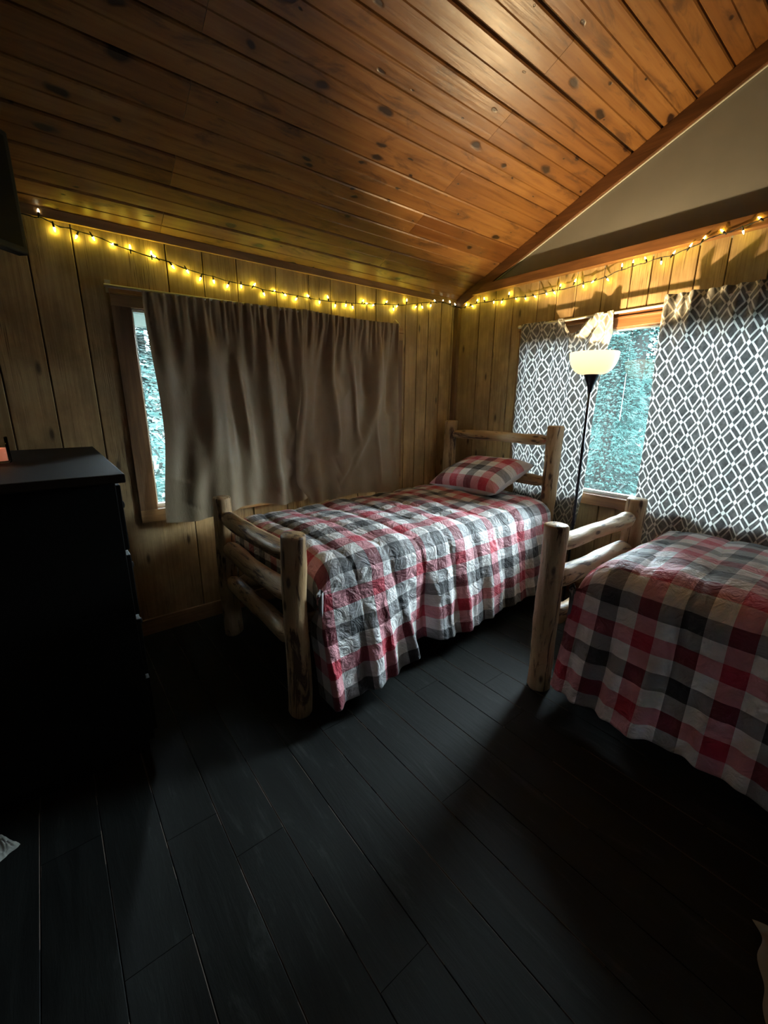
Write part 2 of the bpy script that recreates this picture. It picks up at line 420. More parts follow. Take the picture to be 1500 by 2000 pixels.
panel_wall('wall_front', gC, lambda u: zc(u)+.02, None, lambda u,d,z: (u, -DEPTH-d, z), M_DARKPANEL)
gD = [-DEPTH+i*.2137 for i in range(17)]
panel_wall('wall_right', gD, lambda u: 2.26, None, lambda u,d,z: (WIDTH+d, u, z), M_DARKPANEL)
# grey gable above the ledge
mb = MB()
mb.prism([(-.02,0,2.24),(WIDTH+.02,0,2.24),(WIDTH+.02,0,zc(WIDTH)+.03),(RIDGE,0,zc(RIDGE)+.03),(-.02,0,zc(0)+.03)], (0,.11,0))
tag(mb.build('wall_gable', M_GABLE), kind='structure').location.y = .0015
mb = MB(); mb.prism([(-.02,0,2.24),(WIDTH+.02,0,2.24),(WIDTH+.02,0,zc(WIDTH)+.03),(RIDGE,0,zc(RIDGE)+.03),(-.02,0,zc(0)+.03)], (0,-.11,0))
tag(mb.build('wall_gable_front', M_GABLE), kind='structure').location.y = -DEPTH-.012
# trims
def structure(name, mb, mat, bevel=.002): return tag(mb.build(name, mat, bevel=bevel), kind='structure')
mb = MB(); mb.prism([(.20,-.050,2.25),(4.9,-.050,2.25),(4.9,-.050,2.312),(.34,-.050,2.312)], (0,.052,0)); structure('trim_1', mb, M_TRIMX)
mb = MB(); mb.prism([(0,-.028,zlow(0)),(RIDGE,-.028,zlow(RIDGE)),(RIDGE,-.028,zc(RIDGE)-.001),(0,-.028,zc(0)-.001)], (0,.027,0)); structure('trim_2', mb, M_RAKE)
mb = MB(); mb.prism([(RIDGE,-.028,zlow(RIDGE)),(WIDTH,-.028,zlow(0)),(WIDTH,-.028,zc(WIDTH)-.001),(RIDGE,-.028,zc(RIDGE)-.001)], (0,.027,0)); structure('trim_3', mb, M_RAKE)
mb = MB(); mb.box((.001,-DEPTH+.01,2.205),(.018,-.029,2.247)); structure('trim_4', mb, M_TRIMY)
mb = MB(); mb.box((.001,-.036,.0),(.045,-.001,2.175)); structure('trim_5', mb, M_TRIMZ)
mb = MB(); mb.box((0,-.012,2.316),(.1,-.004,2.32)); 
# thin pale caulk bead under the rake board
mb = MB(); mb.prism([(.37,-.010,zlow(.37)-.0045),(RIDGE,-.010,zlow(RIDGE)-.0045),(RIDGE,-.010,zlow(RIDGE)),(.37,-.010,zlow(.37))], (0,.010,0)); structure('trim_6', mb, simple('pale_caulk', (.62,.60,.52), .6), 0)
# baseboards
mb = MB(); mb.box((.001,-DEPTH+.01,0),(.016,-.037,.10)); tag(mb.build('baseboard_left', M_TRIMY, bevel=.003), kind='structure')
mb = MB(); mb.box((.046,-.016,0),(WIDTH-.01,-.001,.10)); tag(mb.build('baseboard_back', M_TRIMX, bevel=.003), kind='structure')

# ------------------------------------------------------------------ windows
def window(name, hole, P, mat_h):
    """P(u, d, z): d > 0 goes outward through the wall"""
    w = bpy.data.objects.new(name, None); COL.objects.link(w); tag(w, kind='structure')
    u0,u1,z0,z1 = hole
    def bx(mb, ua, ub, da, db, za, zb):
        A = P(ua,da,za); B = P(ub,db,zb); mb.box(tuple(map(min,A,B)), tuple(map(max,A,B)))
    for nm,args in (('window_casing',(u0-.09,u1+.09,-.018,0,z1,z1+.096)), ('window_sill',(u0-.09,u1+.09,-.020,0,z0-.074,z0)),
                    ('window_casing',(u0-.09,u0,-.018,0,z0,z1)), ('window_casing',(u1,u1+.09,-.018,0,z0,z1))):
        mb = MB(); bx(mb,*args); mb.build(nm, mat_h if args[3] == 0 and args[1]-args[0] > .2 else M_TRIMZ, w, bevel=.002)
    mb = MB(); bx(mb, u0-.09,u1+.09,-.030,-.018,z1+.052,z1+.064); mb.build('casing_lip', mat_h, w, bevel=.002)
    mb = MB()
    bx(mb,u0,u1,0,.125,z0-.004,z0+.004); bx(mb,u0,u1,0,.125,z1-.004,z1+.002); bx(mb,u0,u0+.004,0,.125,z0,z1); bx(mb,u1-.004,u1,0,.125,z0,z1)
    mb.build('window_jamb', M_TRIMZ, w)
    mb = MB(); e = .022
    bx(mb,u0+.004,u1-.004,.028,.06,z0+.004,z0+e); bx(mb,u0+.004,u1-.004,.028,.06,z1-.012,z1-.004)
    bx(mb,u0+.004,u0+.014,.028,.06,z0+e,z1-.012); bx(mb,u1-.014,u1-.004,.028,.06,z0+e,z1-.012)
    mb.build('window_frame', M_VINYL, w, bevel=.002)
    mb = MB(); bx(mb,u0+.014,u1-.014,.042,.0424,z0+e,z1-.012); mb.build('window_glass', M_GLASS, w)
    return w
window('window_1', WA, lambda u,d,z: (-d, u, z), M_TRIMY)
window('window_2', WB, lambda u,d,z: (u, d, z), M_TRIMX)

# ------------------------------------------------------------------ outdoors
k = N('mossy_forest_slope'); n1 = k.noise(k.obj(), 2.2, 6, .65); n2 = k.noise(k.vec(k.obj(), (6,6,22)), 1.0, 5, .7, 1.5)
k.bsdf(k.mix(k.ramp(n2, [(.45,(0,0,0)),(.62,(1,1,1))]), k.ramp(n1, [(.35, (.004,.012,.011)), (.65, (.009,.022,.0205))]), (.016,.034,.032)), .9, k.bump(n2, 1.0, .05), **{'Specular IOR Level': 0.0}); M_SLOPE = k.m
k = N('conifer_spray_leaf'); n1 = k.noise(k.obj(), 5.0, 3, .6)
k.bsdf(k.ramp(n1, [(.33, (.0060,.0175,.0160)), (.50, (.0105,.0260,.0240)), (.68, (.0210,.0410,.0385))]), .8, **{'Specular IOR Level': 0.0}); M_LEAF = k.m
k = N('pale_shrub_leaf'); n1 = k.noise(k.obj(), 6.0, 3, .6)
k.bsdf(k.ramp(n1, [(.35, (.020,.031,.030)), (.60, (.034,.046,.045))]), .8, **{'Specular IOR Level': 0.0}); M_LEAF2 = k.m
M_TRUNK = simple('grey_brown_bark', (.012,.013,.012), .9, **{'Specular IOR Level': 0.0})
mb = MB()
def slope_h(x, y):
    dd = max(y-1.2, -x-1.6, 0)
    return -.35 + .46*dd + .20*noise.noise(Vector((x*.8, y*.8, 0)))*min(1, dd) if dd < 6 else -.35+2.76+.1*(dd-6)
nx, ny = 90, 90; X0,X1,Y0,Y1 = -11.,10.,-9.,11.
vs = []; 
for j in range(ny+1):
    for i in range(nx+1):
        x = X0+(X1-X0)*i/nx; y = Y0+(Y1-Y0)*j/ny; vs.append((x,y,slope_h(x,y)-.05))
fs = []
for j in range(ny):
    for i in range(nx):
        fs.append((j*(nx+1)+i, j*(nx+1)+i+1, (j+1)*(nx+1)+i+1, (j+1)*(nx+1)+i))
mb.add(vs, fs); tag(mb.build('hillside', M_SLOPE, smooth=True), kind='structure')
def tree(x, y, h, r, seed, name, label, mat, droop=.35, n=1500, leaf=.075, group=None):
    rng = random.Random(seed); z0 = slope_h(x,y)-.06
    t = thing(name, (x,y,z0), label, 'tree', group)
    mb = MB(); mb.tube([(x,y,z0),(x+.03,y,z0+h*.5),(x,y,z0+h*.96)], .05+.01*h, 8); mb.build('trunk', M_TRUNK, t, smooth=True)
    mb = MB()
    for q in range(n):
        f = rng.random()**.75; zz = z0+h*(.06+.94*f); rr = r*(1-f*.86)*math.sqrt(rng.uniform(.12,1)); a = rng.uniform(0,2*PI)
        c = Vector((x+rr*math.cos(a), y+rr*math.sin(a), zz-droop*rr*rng.uniform(.6,1.1)))
        out = Vector((math.cos(a), math.sin(a), -droop+rng.uniform(-.35,.25))).normalized()
        side = out.cross(Vector((0,0,1))).normalized()
        L = leaf*rng.uniform(.8,2.2); W = L*rng.uniform(.16,.30); nn = out.cross(side)
        vs = [c-out*L*.5, c+side*W+nn*.01, c+out*L*.6, c-side*W+nn*.01]
        mb.add(vs, [(0,1,2,3)])
        for sgn in (-1,1):
            d2 = (out*.7+side*sgn*.8).normalized(); c2 = c+out*L*.1
            mb.add([c2, c2+d2*L*.3+out*W*.4, c2+d2*L*.55, c2+d2*L*.3-out*W*.4], [(0,1,2,3)])
    mb.build('foliage', mat, t)
tree(.10, 2.9, 1.9, .85, 11, 'conifer_tree', 'young blue-green conifer seen low in the bare pane of the right window', M_LEAF, n=13000, leaf=.028)
tree(-.45, 5.0, 3.1, 1.25, 13, 'conifer_tree', 'taller conifer higher up the slope behind the young one', M_LEAF, n=12000, leaf=.040)
tree(-1.35, 6.9, 3.2, 1.3, 16, 'conifer_tree', 'conifer at the top of the slope, its tip just under the window head', M_LEAF, n=4000)
tree(-2.5, -2.15, 2.9, .85, 21, 'leafy_shrub', 'pale leafy shrub seen in the narrow bright strip beside the brown curtain', M_LEAF2, .1, 3600, .055)
mb = MB()                                                 # roof overhang outside the left wall: soffit boards and fascia
mb.prism([(-.135,1.0,2.150),(-.78,1.0,1.895),(-.78,1.0,2.02),(-.135,1.0,2.30)], (0,-5.2,0)); mb.box((-.80,-4.2,1.885),(-.78,1.0,2.03))
tag(mb.build('roof_eave', simple('grey_green_painted_eave', (.20,.23,.21), .8, **{'Specular IOR Level': 0.0})), kind='structure')
tree(-2.35, 8.8, 4.4, 2.0, 41, 'conifer_tree', 'furthest conifer on the ridge, filling the top left of the bare pane', M_LEAF, n=7000, leaf=.085)
tree(-7.6, -1.15, 4.2, 1.7, 44, 'conifer_tree', 'far conifer behind the pale shrub in the narrow strip beside the brown curtain', M_LEAF, n=5000, leaf=.09)
rng = random.Random(5); mb = MB()
for q in range(5200):                                     # fern and grass cover on the slope
    if rng.random() < .7: x = rng.uniform(-3.2,2.6); y = rng.uniform(1.3,6.0)
    else: x = rng.uniform(-6.5,-1.7); y = rng.uniform(-3.6,.3)
    z = slope_h(x,y)-.06; a = rng.uniform(0,2*PI); L = rng.uniform(.12,.34); W = L*.10
    o = Vector((math.cos(a)*.8, math.sin(a)*.8, rng.uniform(.25,.9))).normalized(); s = o.cross(Vector((0,0,1))).normalized()
    c = Vector((x,y,z)); mid = c+o*L*.6; tip = c+o*L+Vector((0,0,-L*.25))
    mb.add([c-s*W*.3, c+s*W*.3, mid+s*W, tip, mid-s*W], [(0,1,2,4),(4,2,3)])
tag(mb.build('fern_cover', M_LEAF2), 'pale ferns and grass covering the slope outside the windows', 'ferns', kind='stuff')

# ------------------------------------------------------------------ floor lamp
LX, LY = 1.42, -.34
lamp = thing('floor_lamp', (LX,LY,0), 'lit torchiere lamp with cream bowl shade on a thin dark pole, by the window', 'lamp')
mb = MB(); mb.lathe([(.125,0),(.125,.012),(.118,.020),(.05,.030),(.018,.045)], (LX,LY,0), 40); mb.build('base', M_BLACKM, lamp, True)
mb = MB(); mb.lathe([(.0085,.04),(.0085,.62),(.0105,.625),(.0105,.655),(.0085,.66),(.0085,1.10),(.0105,1.105),(.0105,1.135),(.0085,1.14),(.0085,1.475)], (LX,LY,0), 16)
mb.build('pole', M_BLACKM, lamp, True)
mb = MB(); mb.lathe([(.010,1.462),(.013,1.475),(.020,1.505),(.034,1.535),(.043,1.560),(.045,1.566)], (LX,LY,0), 32); mb.build('shade_holder', M_BLACKM, lamp, True)
outer = []
for i in range(13):
    t = i/12*PI/2; outer.append((.046+.089*math.sin(t)**.85, 1.566+.122*(1-math.cos(t))**.95))
inner = [(r-.004, z+.003) for r,z in outer[::-1]]
mb = MB(); mb.lathe(outer+[(outer[-1][0]-.002, outer[-1][1]+.002)]+inner, (LX,LY,0), 64)
k = N('cream_glass_bowl'); gr = k.math('ADD', k.n('SeparateXYZ', {0: k.obj()}).outputs[2], 0.0)
sp = k.ramp(k.noise(k.obj(), 60, 2), [(.72,(1,1,1)),(.76,(.5,.42,.25))])
d = k.n('BsdfPrincipled', {'Base Color': (.55,.50,.38,1), 'Roughness': .35, 'Emission Color': k.mix(1.0, sp, (1.0,.78,.40), 'MULTIPLY'), 'Emission Strength': k.n('MapRange', {0: gr, 1: 1.56, 2: 1.69, 3: 1.05, 4: 2.1}).outputs[0]})
k.t.links.new(d.outputs[0], k.out.inputs[0])
mb.build('bowl_shade', k.m, lamp, True)
mb = MB(); mb.lathe([(.004,1.567),(.006,1.568),(.006,1.572),(.004,1.574),(.001,1.575)], (LX,LY,0), 12); mb.build('light_bulb', emit('lit_halogen_bulb', (1,.8,.5), 5), lamp, True)
l = bpy.data.lights.new('lamp_light', 'POINT'); l.energy = LAMP_POWER; l.color = LAMP_COLOR; l.shadow_soft_size = .012
o = bpy.data.objects.new('lamp_light', l); COL.objects.link(o); o.parent = lamp; o.location = (0,0,1.600)

# ------------------------------------------------------------------ string lights
BA = [(-2.833,2.224),(-2.784,2.17),(-2.701,2.155),(-2.635,2.163),(-2.552,2.151),(-2.479,2.148),(-2.383,2.139),(-2.367,2.13),(-2.286,2.101),(-2.212,2.092),(-2.144,2.065),(-2.072,2.064),(-1.992,2.053),(-1.912,2.063),(-1.832,2.078),(-1.773,2.042),(-1.705,2.066),(-1.633,2.056),(-1.551,2.044),(-1.461,2.069),(-1.38,2.049),(-1.312,2.081),(-1.255,2.044),(-1.167,2.059),(-1.11,2.053),(-1.02,2.099),(-.993,2.089),(-.923,2.088),(-.803,2.122),(-.732,2.088),(-.697,2.111),(-.599,2.16),(-.501,2.133),(-.434,2.142),(-.338,2.166),(-.292,2.202),(-.198,2.215),(-.113,2.215),(-.047,2.205)]
BB = [(.116,2.19),(.183,2.175),(.234,2.205),(.308,2.205),(.404,2.171),(.482,2.162),(.544,2.202),(.612,2.162),(.692,2.152),(.769,2.15),(.862,2.154),(.921,2.15),(.964,2.181),(1.069,2.19),(1.133,2.153),(1.199,2.165),(1.29,2.159),(1.372,2.214),(1.436,2.219),(1.505,2.223),(1.594,2.187),(1.652,2.216),(1.733,2.23),(1.792,2.252),(1.87,2.265),(1.958,2.242),(2.016,2.282)]
CA = [(-3.1,2.21),(-2.865,2.20),(-2.824,2.20),(-2.774,2.185),(-2.708,2.177),(-2.636,2.175),(-2.553,2.150),(-2.384,2.127),(-2.211,2.1),(-2.096,2.084),(-1.981,2.076),(-1.833,2.067),(-1.729,2.063),(-1.461,2.057),(-1.114,2.073),(-.687,2.119),(-.474,2.159),(-.304,2.192),(-.173,2.205),(-.06,2.19)]
CB = [(.07,2.175),(.184,2.185),(.393,2.18),(.584,2.167),(.76,2.158),(.921,2.157),(1.072,2.161),(1.172,2.167),(1.288,2.174),(1.374,2.196),(1.447,2.198),(1.508,2.204),(1.591,2.209),(1.66,2.209),(1.734,2.222),(1.799,2.24),(1.863,2.253),(1.947,2.258),(2.023,2.278),(2.149,2.295),(2.5,2.33)]
SW = .020
string = thing('string_lights', (SW,-SW,2.2), 'string of tiny warm white lights on dark cord sagging along the top of both walls', 'string lights')
wire = [(SW,u,z) for u,z in CA]+[(u,-SW if u < 1.0 else -.060 if u > 1.7 else -SW-.03*(u-1)/.7,z) for u,z in CB]
def yB(u): return -SW if u < 1.0 else -.060 if u > 1.7 else -SW-.03*(u-1)/.7
rng = random.Random(3); dense = []
for a, b in zip(wire[:-1], wire[1:]):
    for q in range(4):
        f = q/4; p = Vector(a).lerp(Vector(b), f); ph = len(dense)*.9
        dense.append(p+Vector((0,0,.0025*math.sin(ph))))
dense.append(Vector(wire[-1]))
mb = MB(); mb.tube(dense, .0020, 5)
mb.tube([p+Vector((.003*math.sin(i*1.3), .003*math.cos(i*1.3)*(1 if p.x < .05 else .3), .003*math.cos(i*1.7))) for i,p in enumerate(dense)], .0017, 5)
mb.build('cord', M_WIRE, string)
M_BULB = emit('lit_mini_bulb', (1.0,.90,.55), 9)
def wire_z(arr, u):
    for (a,za),(b,zb) in zip(arr[:-1], arr[1:]):
        if a <= u <= b: return za+(zb-za)*(u-a)/(b-a)
    return arr[-1][1]
bulb_me = MB(); bulb_me.lathe([(.0005,.022),(.0030,.017),(.0044,.010),(.0044,.004),(.0032,0)], (0,0,0), 8)
sock_me = MB(); sock_me.lathe([(.0042,.003),(.0046,-.004),(.0036,-.016),(.0020,-.020)], (0,0,0), 8)
b_o = bulb_me.build('bulb', M_BULB, None, True); s_o = sock_me.build('bulb_socket', M_WIRE, None, True)
first = True
lt = bpy.data.lights.new('mini_light', 'POINT'); lt.energy = BULB_POWER; lt.color = BULB_COLOR; lt.shadow_soft_size = .003
for wall, arr in (('A', BA), ('B', BB)):
    for u, z in arr:
        zw = wire_z(CA if wall == 'A' else CB, u)
        p = Vector((SW,u,z)) if wall == 'A' else Vector((u, yB(u), z))
        base = Vector((p.x,p.y,zw)); d = (p-base)
        d += Vector((rng.uniform(-.010,.004), rng.uniform(-.012,.012), 0)) if wall == 'A' else Vector((rng.uniform(-.012,.012), rng.uniform(-.004,.010), 0))
        if d.length < .012: d = d.normalized()*.012 if d.length > 1e-4 else Vector((0,0,-.012))
        q = Vector((0,0,1)).rotation_difference(d.normalized())
        if first: s, b = s_o, b_o
        else:
            s = s_o.copy(); b = b_o.copy(); COL.objects.link(s); COL.objects.link(b)
        first = False
        for ob in (s, b):
            ob.parent = string; ob.rotation_mode = 'QUATERNION'; ob.rotation_quaternion = q; ob.location = p-d.normalized()*.006-string.location
        li = bpy.data.objects.new('mini_light', lt); COL.objects.link(li); li.parent = string
        li.location = p+d.normalized()*.006-string.location+(Vector((-.008,0,0)) if wall == 'A' else Vector((0,.006,0)))

# ------------------------------------------------------------------ curtain rods and curtains
rodA = thing('curtain_rod', (.07,-1.68,1.945), 'white curtain rod above the brown curtains with a bare end at the left', 'curtain rod')
mb = MB(); mb.tube([(.07,-2.625,1.945),(.07,-1.55,1.955),(.07,-.725,1.955)], .0085, 10); mb.build('rod', M_ROD, rodA, True)
for yy in (-2.60,-.735):
    mb = MB(); mb.box((.002,yy-.012,1.925),(.010,yy+.012,1.985)); mb.tube([(.006,yy,1.955),(.05,yy,1.955),(.07,yy,1.952)], .005, 8); mb.build('bracket', M_ROD, rodA)
mb = MB(); mb.tube([(.012,-.722,1.995),(.035,-.722,2.005),(.075,-.722,1.975),(.082,-.722,1.950)], .004, 8); mb.build('hook', M_STEEL, rodA, True)
RB = -.080
rodB = thing('curtain_rod', (1.85,RB,1.945), 'thin white curtain rod across the window behind the lamp, holding the trellis curtains', 'curtain rod')
mb = MB(); mb.tube([(.715,RB,1.942),(2.0,RB,1.946),(3.12,RB,1.944)], .0085, 10); mb.build('rod', M_ROD, rodB, True)
mb = MB(); mb.lathe([(.008,0),(.012,.004),(.012,.018),(.006,.024)], (.717,RB,1.942), 12, axis=(-1,0,0)); mb.build('finial', M_ROD, rodB, True)
for xx in (.722,3.1):
    mb = MB(); mb.box((xx-.012,-.010,1.915),(xx+.012,-.002,1.975)); mb.tube([(xx,-.006,1.945),(xx,RB,1.942)], .005, 8); mb.build('bracket', M_ROD, rodB)
def sm(a, b, x):
    t = max(0, min(1, (x-a)/(b-a))); return t*t*(3-2*t)
def cloth(name, nu, nv, pos, uvf, mat, label, cat, thick=.0015):
    mb = MB(); vs = []; fs = []
    for j in range(nv+1):
        for i in range(nu+1): vs.append(pos(i/nu, j/nv))
    for j in range(nv):
        for i in range(nu): fs.append((j*(nu+1)+i, (j+1)*(nu+1)+i, (j+1)*(nu+1)+i+1, j*(nu+1)+i+1))
    mb.add(vs, fs)
    for j in range(nv+1):
        for i in range(nu+1): mb.uv[j*(nu+1)+i] = uvf(i/nu, j/nv)
    o = mb.build(name, mat, None, True)
    return tag(o, label, cat)
def gather(n, seed):
    rng = random.Random(seed); return [(rng.uniform(.75,1.25), rng.uniform(0,2*PI), rng.uniform(.4,1)) for _ in range(n)]
def fold_depth(u, v, width, seed, k_top=42, folds=((5.2,.9),(8.3,.45),(13.1,.2))):
    """fine gathers at the heading that merge into a few broad folds lower down"""
    s = u*width
    fine = math.sin(2*PI*s*k_top/1.0*.5+1.7*math.sin(2*PI*s*2.3+seed))+.5*math.sin(2*PI*s*k_top*.83+seed*2.1+2*math.sin(s*9+seed))
    w1 = (1-sm(.03,.22,v)); w2 = sm(.02,.30,v)
    br = 0
    for q,(fr,am) in enumerate(folds):
        br += am*math.sin(2*PI*(s*fr*(1-.12*v)+.18*math.sin(2*PI*s*1.1+seed+q)+.06*v*math.sin(seed*3+q)) + seed*1.9+q*2)
    med = math.sin(2*PI*s*11+seed+2.2*math.sin(s*7+seed*1.3))*sm(.0,.08,v)*(1-sm(.15,.42,v))
    return fine*.0065*w1 + br*.021*w2 + med*.012
def ridge(u, v, pts, w, amp, sharp=False):
    """height of a crease running along the polyline pts in (u, v)"""
    best = 9; tt = 0
    n = len(pts)-1
    for i in range(n):
        ax,ay = pts[i]; bx,by = pts[i+1]; dx,dy = bx-ax,by-ay; L = dx*dx+dy*dy
        t = max(0,min(1,((u-ax)*dx+(v-ay)*dy)/L)); d = math.hypot(u-ax-t*dx, v-ay-t*dy)
        if d < best: best = d; tt = (i+t)/n
    e = math.sin(PI*min(1,max(0,tt)))**.5
    x = best/w
    return amp*e*(math.exp(-x*x) if not sharp else max(0,1-x))
# brown curtain, left panel
def posL(u, v):
    yl = -2.465+.0*v + .03*sm(0,.5,v)-.05*sm(.55,1,v); yr = -1.530-.02*v
    y = yl+(yr-yl)*u
    z = 1.970-.03*(1-u) - v*(1.235 + .02*math.sin(u*9))
    d = fold_depth(u, v, .93, 1.3, 44, ((3.1,1.0),(5.6,.55),(9.4,.25)))
    d += ridge(u,v,[(.46,.12),(.52,.5),(.60,.93)],.030,.028)-ridge(u,v,[(.40,.05),(.44,.4),(.42,.75)],.045,.022)
    d += ridge(u,v,[(.72,.1),(.80,.45),(.86,.85)],.035,.025)-ridge(u,v,[(.80,.05),(.86,.35),(.88,.62)],.022,.030)
    d += ridge(u,v,[(.99,.02),(.95,.4),(.84,.75)],.030,.020)-ridge(u,v,[(.14,.05),(.17,.5),(.10,.8)],.06,.030)
    d += ridge(u,v,[(.30,.35),(.26,.7),(.16,.92)],.06,.026)+ridge(u,v,[(.86,.78),(.74,.93)],.04,.016)
    tuck = -.035*sm(.93,1.0,u)*sm(.1,.5,v)
    return (.082+d+tuck+.012*sm(.5,1,v), y, z)
cloth('curtain', 220, 110, posL, lambda u,v: (u*1.5, v*1.27), M_BROWN, 'taupe blackout curtain, left panel, next to the narrow bright strip of window', 'curtain')
def posR(u, v):
    yl = -1.545-.055*sm(0,.35,v)-.05*sm(.35,.75,v)+.10*sm(.86,1.0,v)*(1-u)**6
    yr = -.735+.035*sm(.1,1,v)
    y = yl+(yr-yl)*u
    z = 1.972-.010*math.sin(PI*u) - v*(1.27 + .015*math.sin(u*7+1))
    d = fold_depth(u, v, .80, 4.1, 46, ((3.4,.55),(6.3,.35),(10.2,.15)))
    d += ridge(u,v,[(.03,.05),(.04,.5),(.02,.92)],.03,.022)-ridge(u,v,[(.19,.08),(.17,.45),(.17,.72)],.045,.040)
    d += ridge(u,v,[(.30,.05),(.29,.35),(.36,.62),(.36,.74)],.030,.030)
    d -= ridge(u,v,[(.36,.10),(.36,.28),(.44,.40)],.045,.028)
    d -= ridge(u,v,[(.58,.05),(.62,.25),(.64,.42)],.040,.038)
    d += ridge(u,v,[(.50,.22),(.52,.45),(.56,.72)],.022,.020)
    d += ridge(u,v,[(.80,.08),(.76,.40),(.62,.66),(.36,.80)],.055,.040)
    d -= ridge(u,v,[(.92,.05),(.90,.40),(.86,.52)],.04,.030)
    d += ridge(u,v,[(.66,.60),(.52,.80),(.36,.90)],.035,.022)-ridge(u,v,[(.60,.66),(.46,.86),(.36,.95)],.022,.014)
    d += ridge(u,v,[(.72,.55),(.76,.75),(.78,.95)],.018,.014)+ridge(u,v,[(.10,.80),(.22,.88),(.34,.80)],.06,.020)
    d += ridge(u,v,[(.97,.5),(.93,.75),(.95,.98)],.03,.016)
    return (.090+d*.95, y, z)
cloth('curtain', 220, 120, posR, lambda u,v: (u*1.3+3, v*1.27), M_BROWN, 'taupe blackout curtain, right panel, draped in diagonal folds just above the plaid bed', 'curtain')
# trellis curtain, left panel: a stretch of its top edge has slipped off the rod and sags
ZB = 1.956
def topB(x):
    if x < 1.055 or x > 1.285: return ZB
    if x < 1.125: return ZB-.105*sm(1.045,1.125,x)
    return ZB-.105*(1-sm(1.125,1.285,x)**1.2)
def interp(arr, z):
    for (za,xa),(zb,xb) in zip(arr[:-1], arr[1:]):
        if za >= z >= zb: return xa+(xb-xa)*(za-z)/(za-zb)
    return arr[0][1] if z > arr[0][0] else arr[-1][1]
LE = [(1.95,.735),(1.4,.722),(1.1,.722),(.79,.765),(.3,.80)]
RE = [(1.95,1.388),(1.82,1.395),(1.70,1.368),(1.5,1.352),(1.26,1.345),(.81,1.345),(.5,1.312),(.3,1.29)]
def posBL(u, v):
    xt = .735+(1.388-.735)*u; zt = topB(xt)
    z = zt-(zt-.33)*v
    xl = interp(LE, z); xr = interp(RE, z)
    pull = 0
    x = xl+(xr-xl)*u
    d = fold_depth(u, v, .65, 2.2, 30, ((4.1,.8),(7.3,.4),(12,.2)))*.75
    if xt < 1.3: d += ridge(xt, z, [(1.285,1.95),(1.19,1.84),(1.12,1.81)], .022, .032)-ridge(xt, z, [(1.29,1.90),(1.20,1.79),(1.13,1.73)], .018, .026)+ridge(xt, z, [(1.32,1.90),(1.24,1.72),(1.16,1.58)], .024, .022)-ridge(xt, z, [(1.345,1.95),(1.31,1.75),(1.27,1.55)], .016, .020)
    d += ridge(xt, z, [(1.065,1.93),(1.14,1.76),(1.18,1.60)], .022, .022)
    d -= .02*math.exp(-((u-.35)/.08)**2)*(1-sm(.1,.5,v))
    d += .010*math.sin(u*40)*(1-v)*sm(.78,.85,u)
    return (x, RB-.012-d, z)
cloth('curtain', 200, 150, posBL, lambda u,v: (u*.95, (topB(.735+.653*u)-(topB(.735+.653*u)-.33)*v)), M_TREL, 'grey curtain with white diamond trellis, narrow panel sagging off its rod behind the lamp', 'curtain')
def posBR(u, v):
    x = 1.665+(3.05-1.665)*u + .012*v*(1-u)
    z = 1.992-v*(1.50)
    s = u*1.385
    d = fold_depth(u, v, 1.385, 6.4, 26, ((3.3,.7),(5.9,.45),(9.7,.2)))*.8
    d += .012*math.sin(s*38+2*math.sin(s*11))*sm(.72,.86,v)+.022*math.exp(-((s-.025)/.03)**2)*(1-sm(.2,.5,v))+.030*math.exp(-((s-.135)/.022)**2)*(1-sm(.06,.30,v))
    head = .010*math.sin(s*95)*(1-sm(.0,.03,v))
    return (x, RB-.012-d-head, z)
cloth('curtain', 340, 140, posBR, lambda u,v: (u*2.05+.03, 1.99-v*1.50), M_TREL, 'grey curtain with white diamond trellis, wide panel hanging to the right of the bare pane', 'curtain')

# ------------------------------------------------------------------ log beds
def log(mb, a, b, r, seed, taper_a=0, taper_b=0, rt=.024, n=20, flat=0, wob=.006, cap=.012):
    """one peeled log from a to b; taper_* cuts a tenon cone at that end"""
    a = Vector(a); b = Vector(b); ax = (b-a); L = ax.length; ax.normalize()
    q = Vector((0,0,1)).rotation_difference(ax); m = max(14, int(L/.022)); vs = []; at = []
    zs = [L*i/m for i in range(m+1)]
    zs = [0]+[cap*.5, cap]+[z for z in zs if cap < z < L-cap]+[L-cap, L-cap*.5, L]
    for z in zs:
        rr = r
        if taper_a and z < taper_a: rr = rt+(r-rt)*sm(0,1,z/taper_a)
        if taper_b and L-z < taper_b: rr = rt+(r-rt)*sm(0,1,(L-z)/taper_b)
        e = min(z, L-z)
        if e < cap: rr -= cap*.55*(1-math.sqrt(max(0,1-(1-e/cap)**2)))
        for k in range(n):
            t = 2*PI*k/n; p = Vector((math.cos(t), math.sin(t), 0))
            nn = noise.noise(Vector((p.x*.9, p.y*.9, z*3+seed*5)))*wob*1.6+noise.noise(Vector((p.x*3, p.y*3, z*9+seed*9)))*wob*.7
            bump = 0
            R = rr+nn
            bend = Vector((noise.noise(Vector((seed,z*1.3,0))), noise.noise(Vector((0,z*1.3,seed))), 0))*wob*1.2
            vs.append(a+q@(p*R+bend+Vector((0,0,z)))); at.append((p.x*R+seed*1.7, p.y*R, z+seed*3.1))
    M_ = len(zs); fs = [tuple(range(n))[::-1], tuple(range((M_-1)*n, M_*n))]
    for i in range(M_-1):
        for k in range(n): fs.append((i*n+k, i*n+(k+1)%n, (i+1)*n+(k+1)%n, (i+1)*n+k))
    mb.add(vs, fs, at)
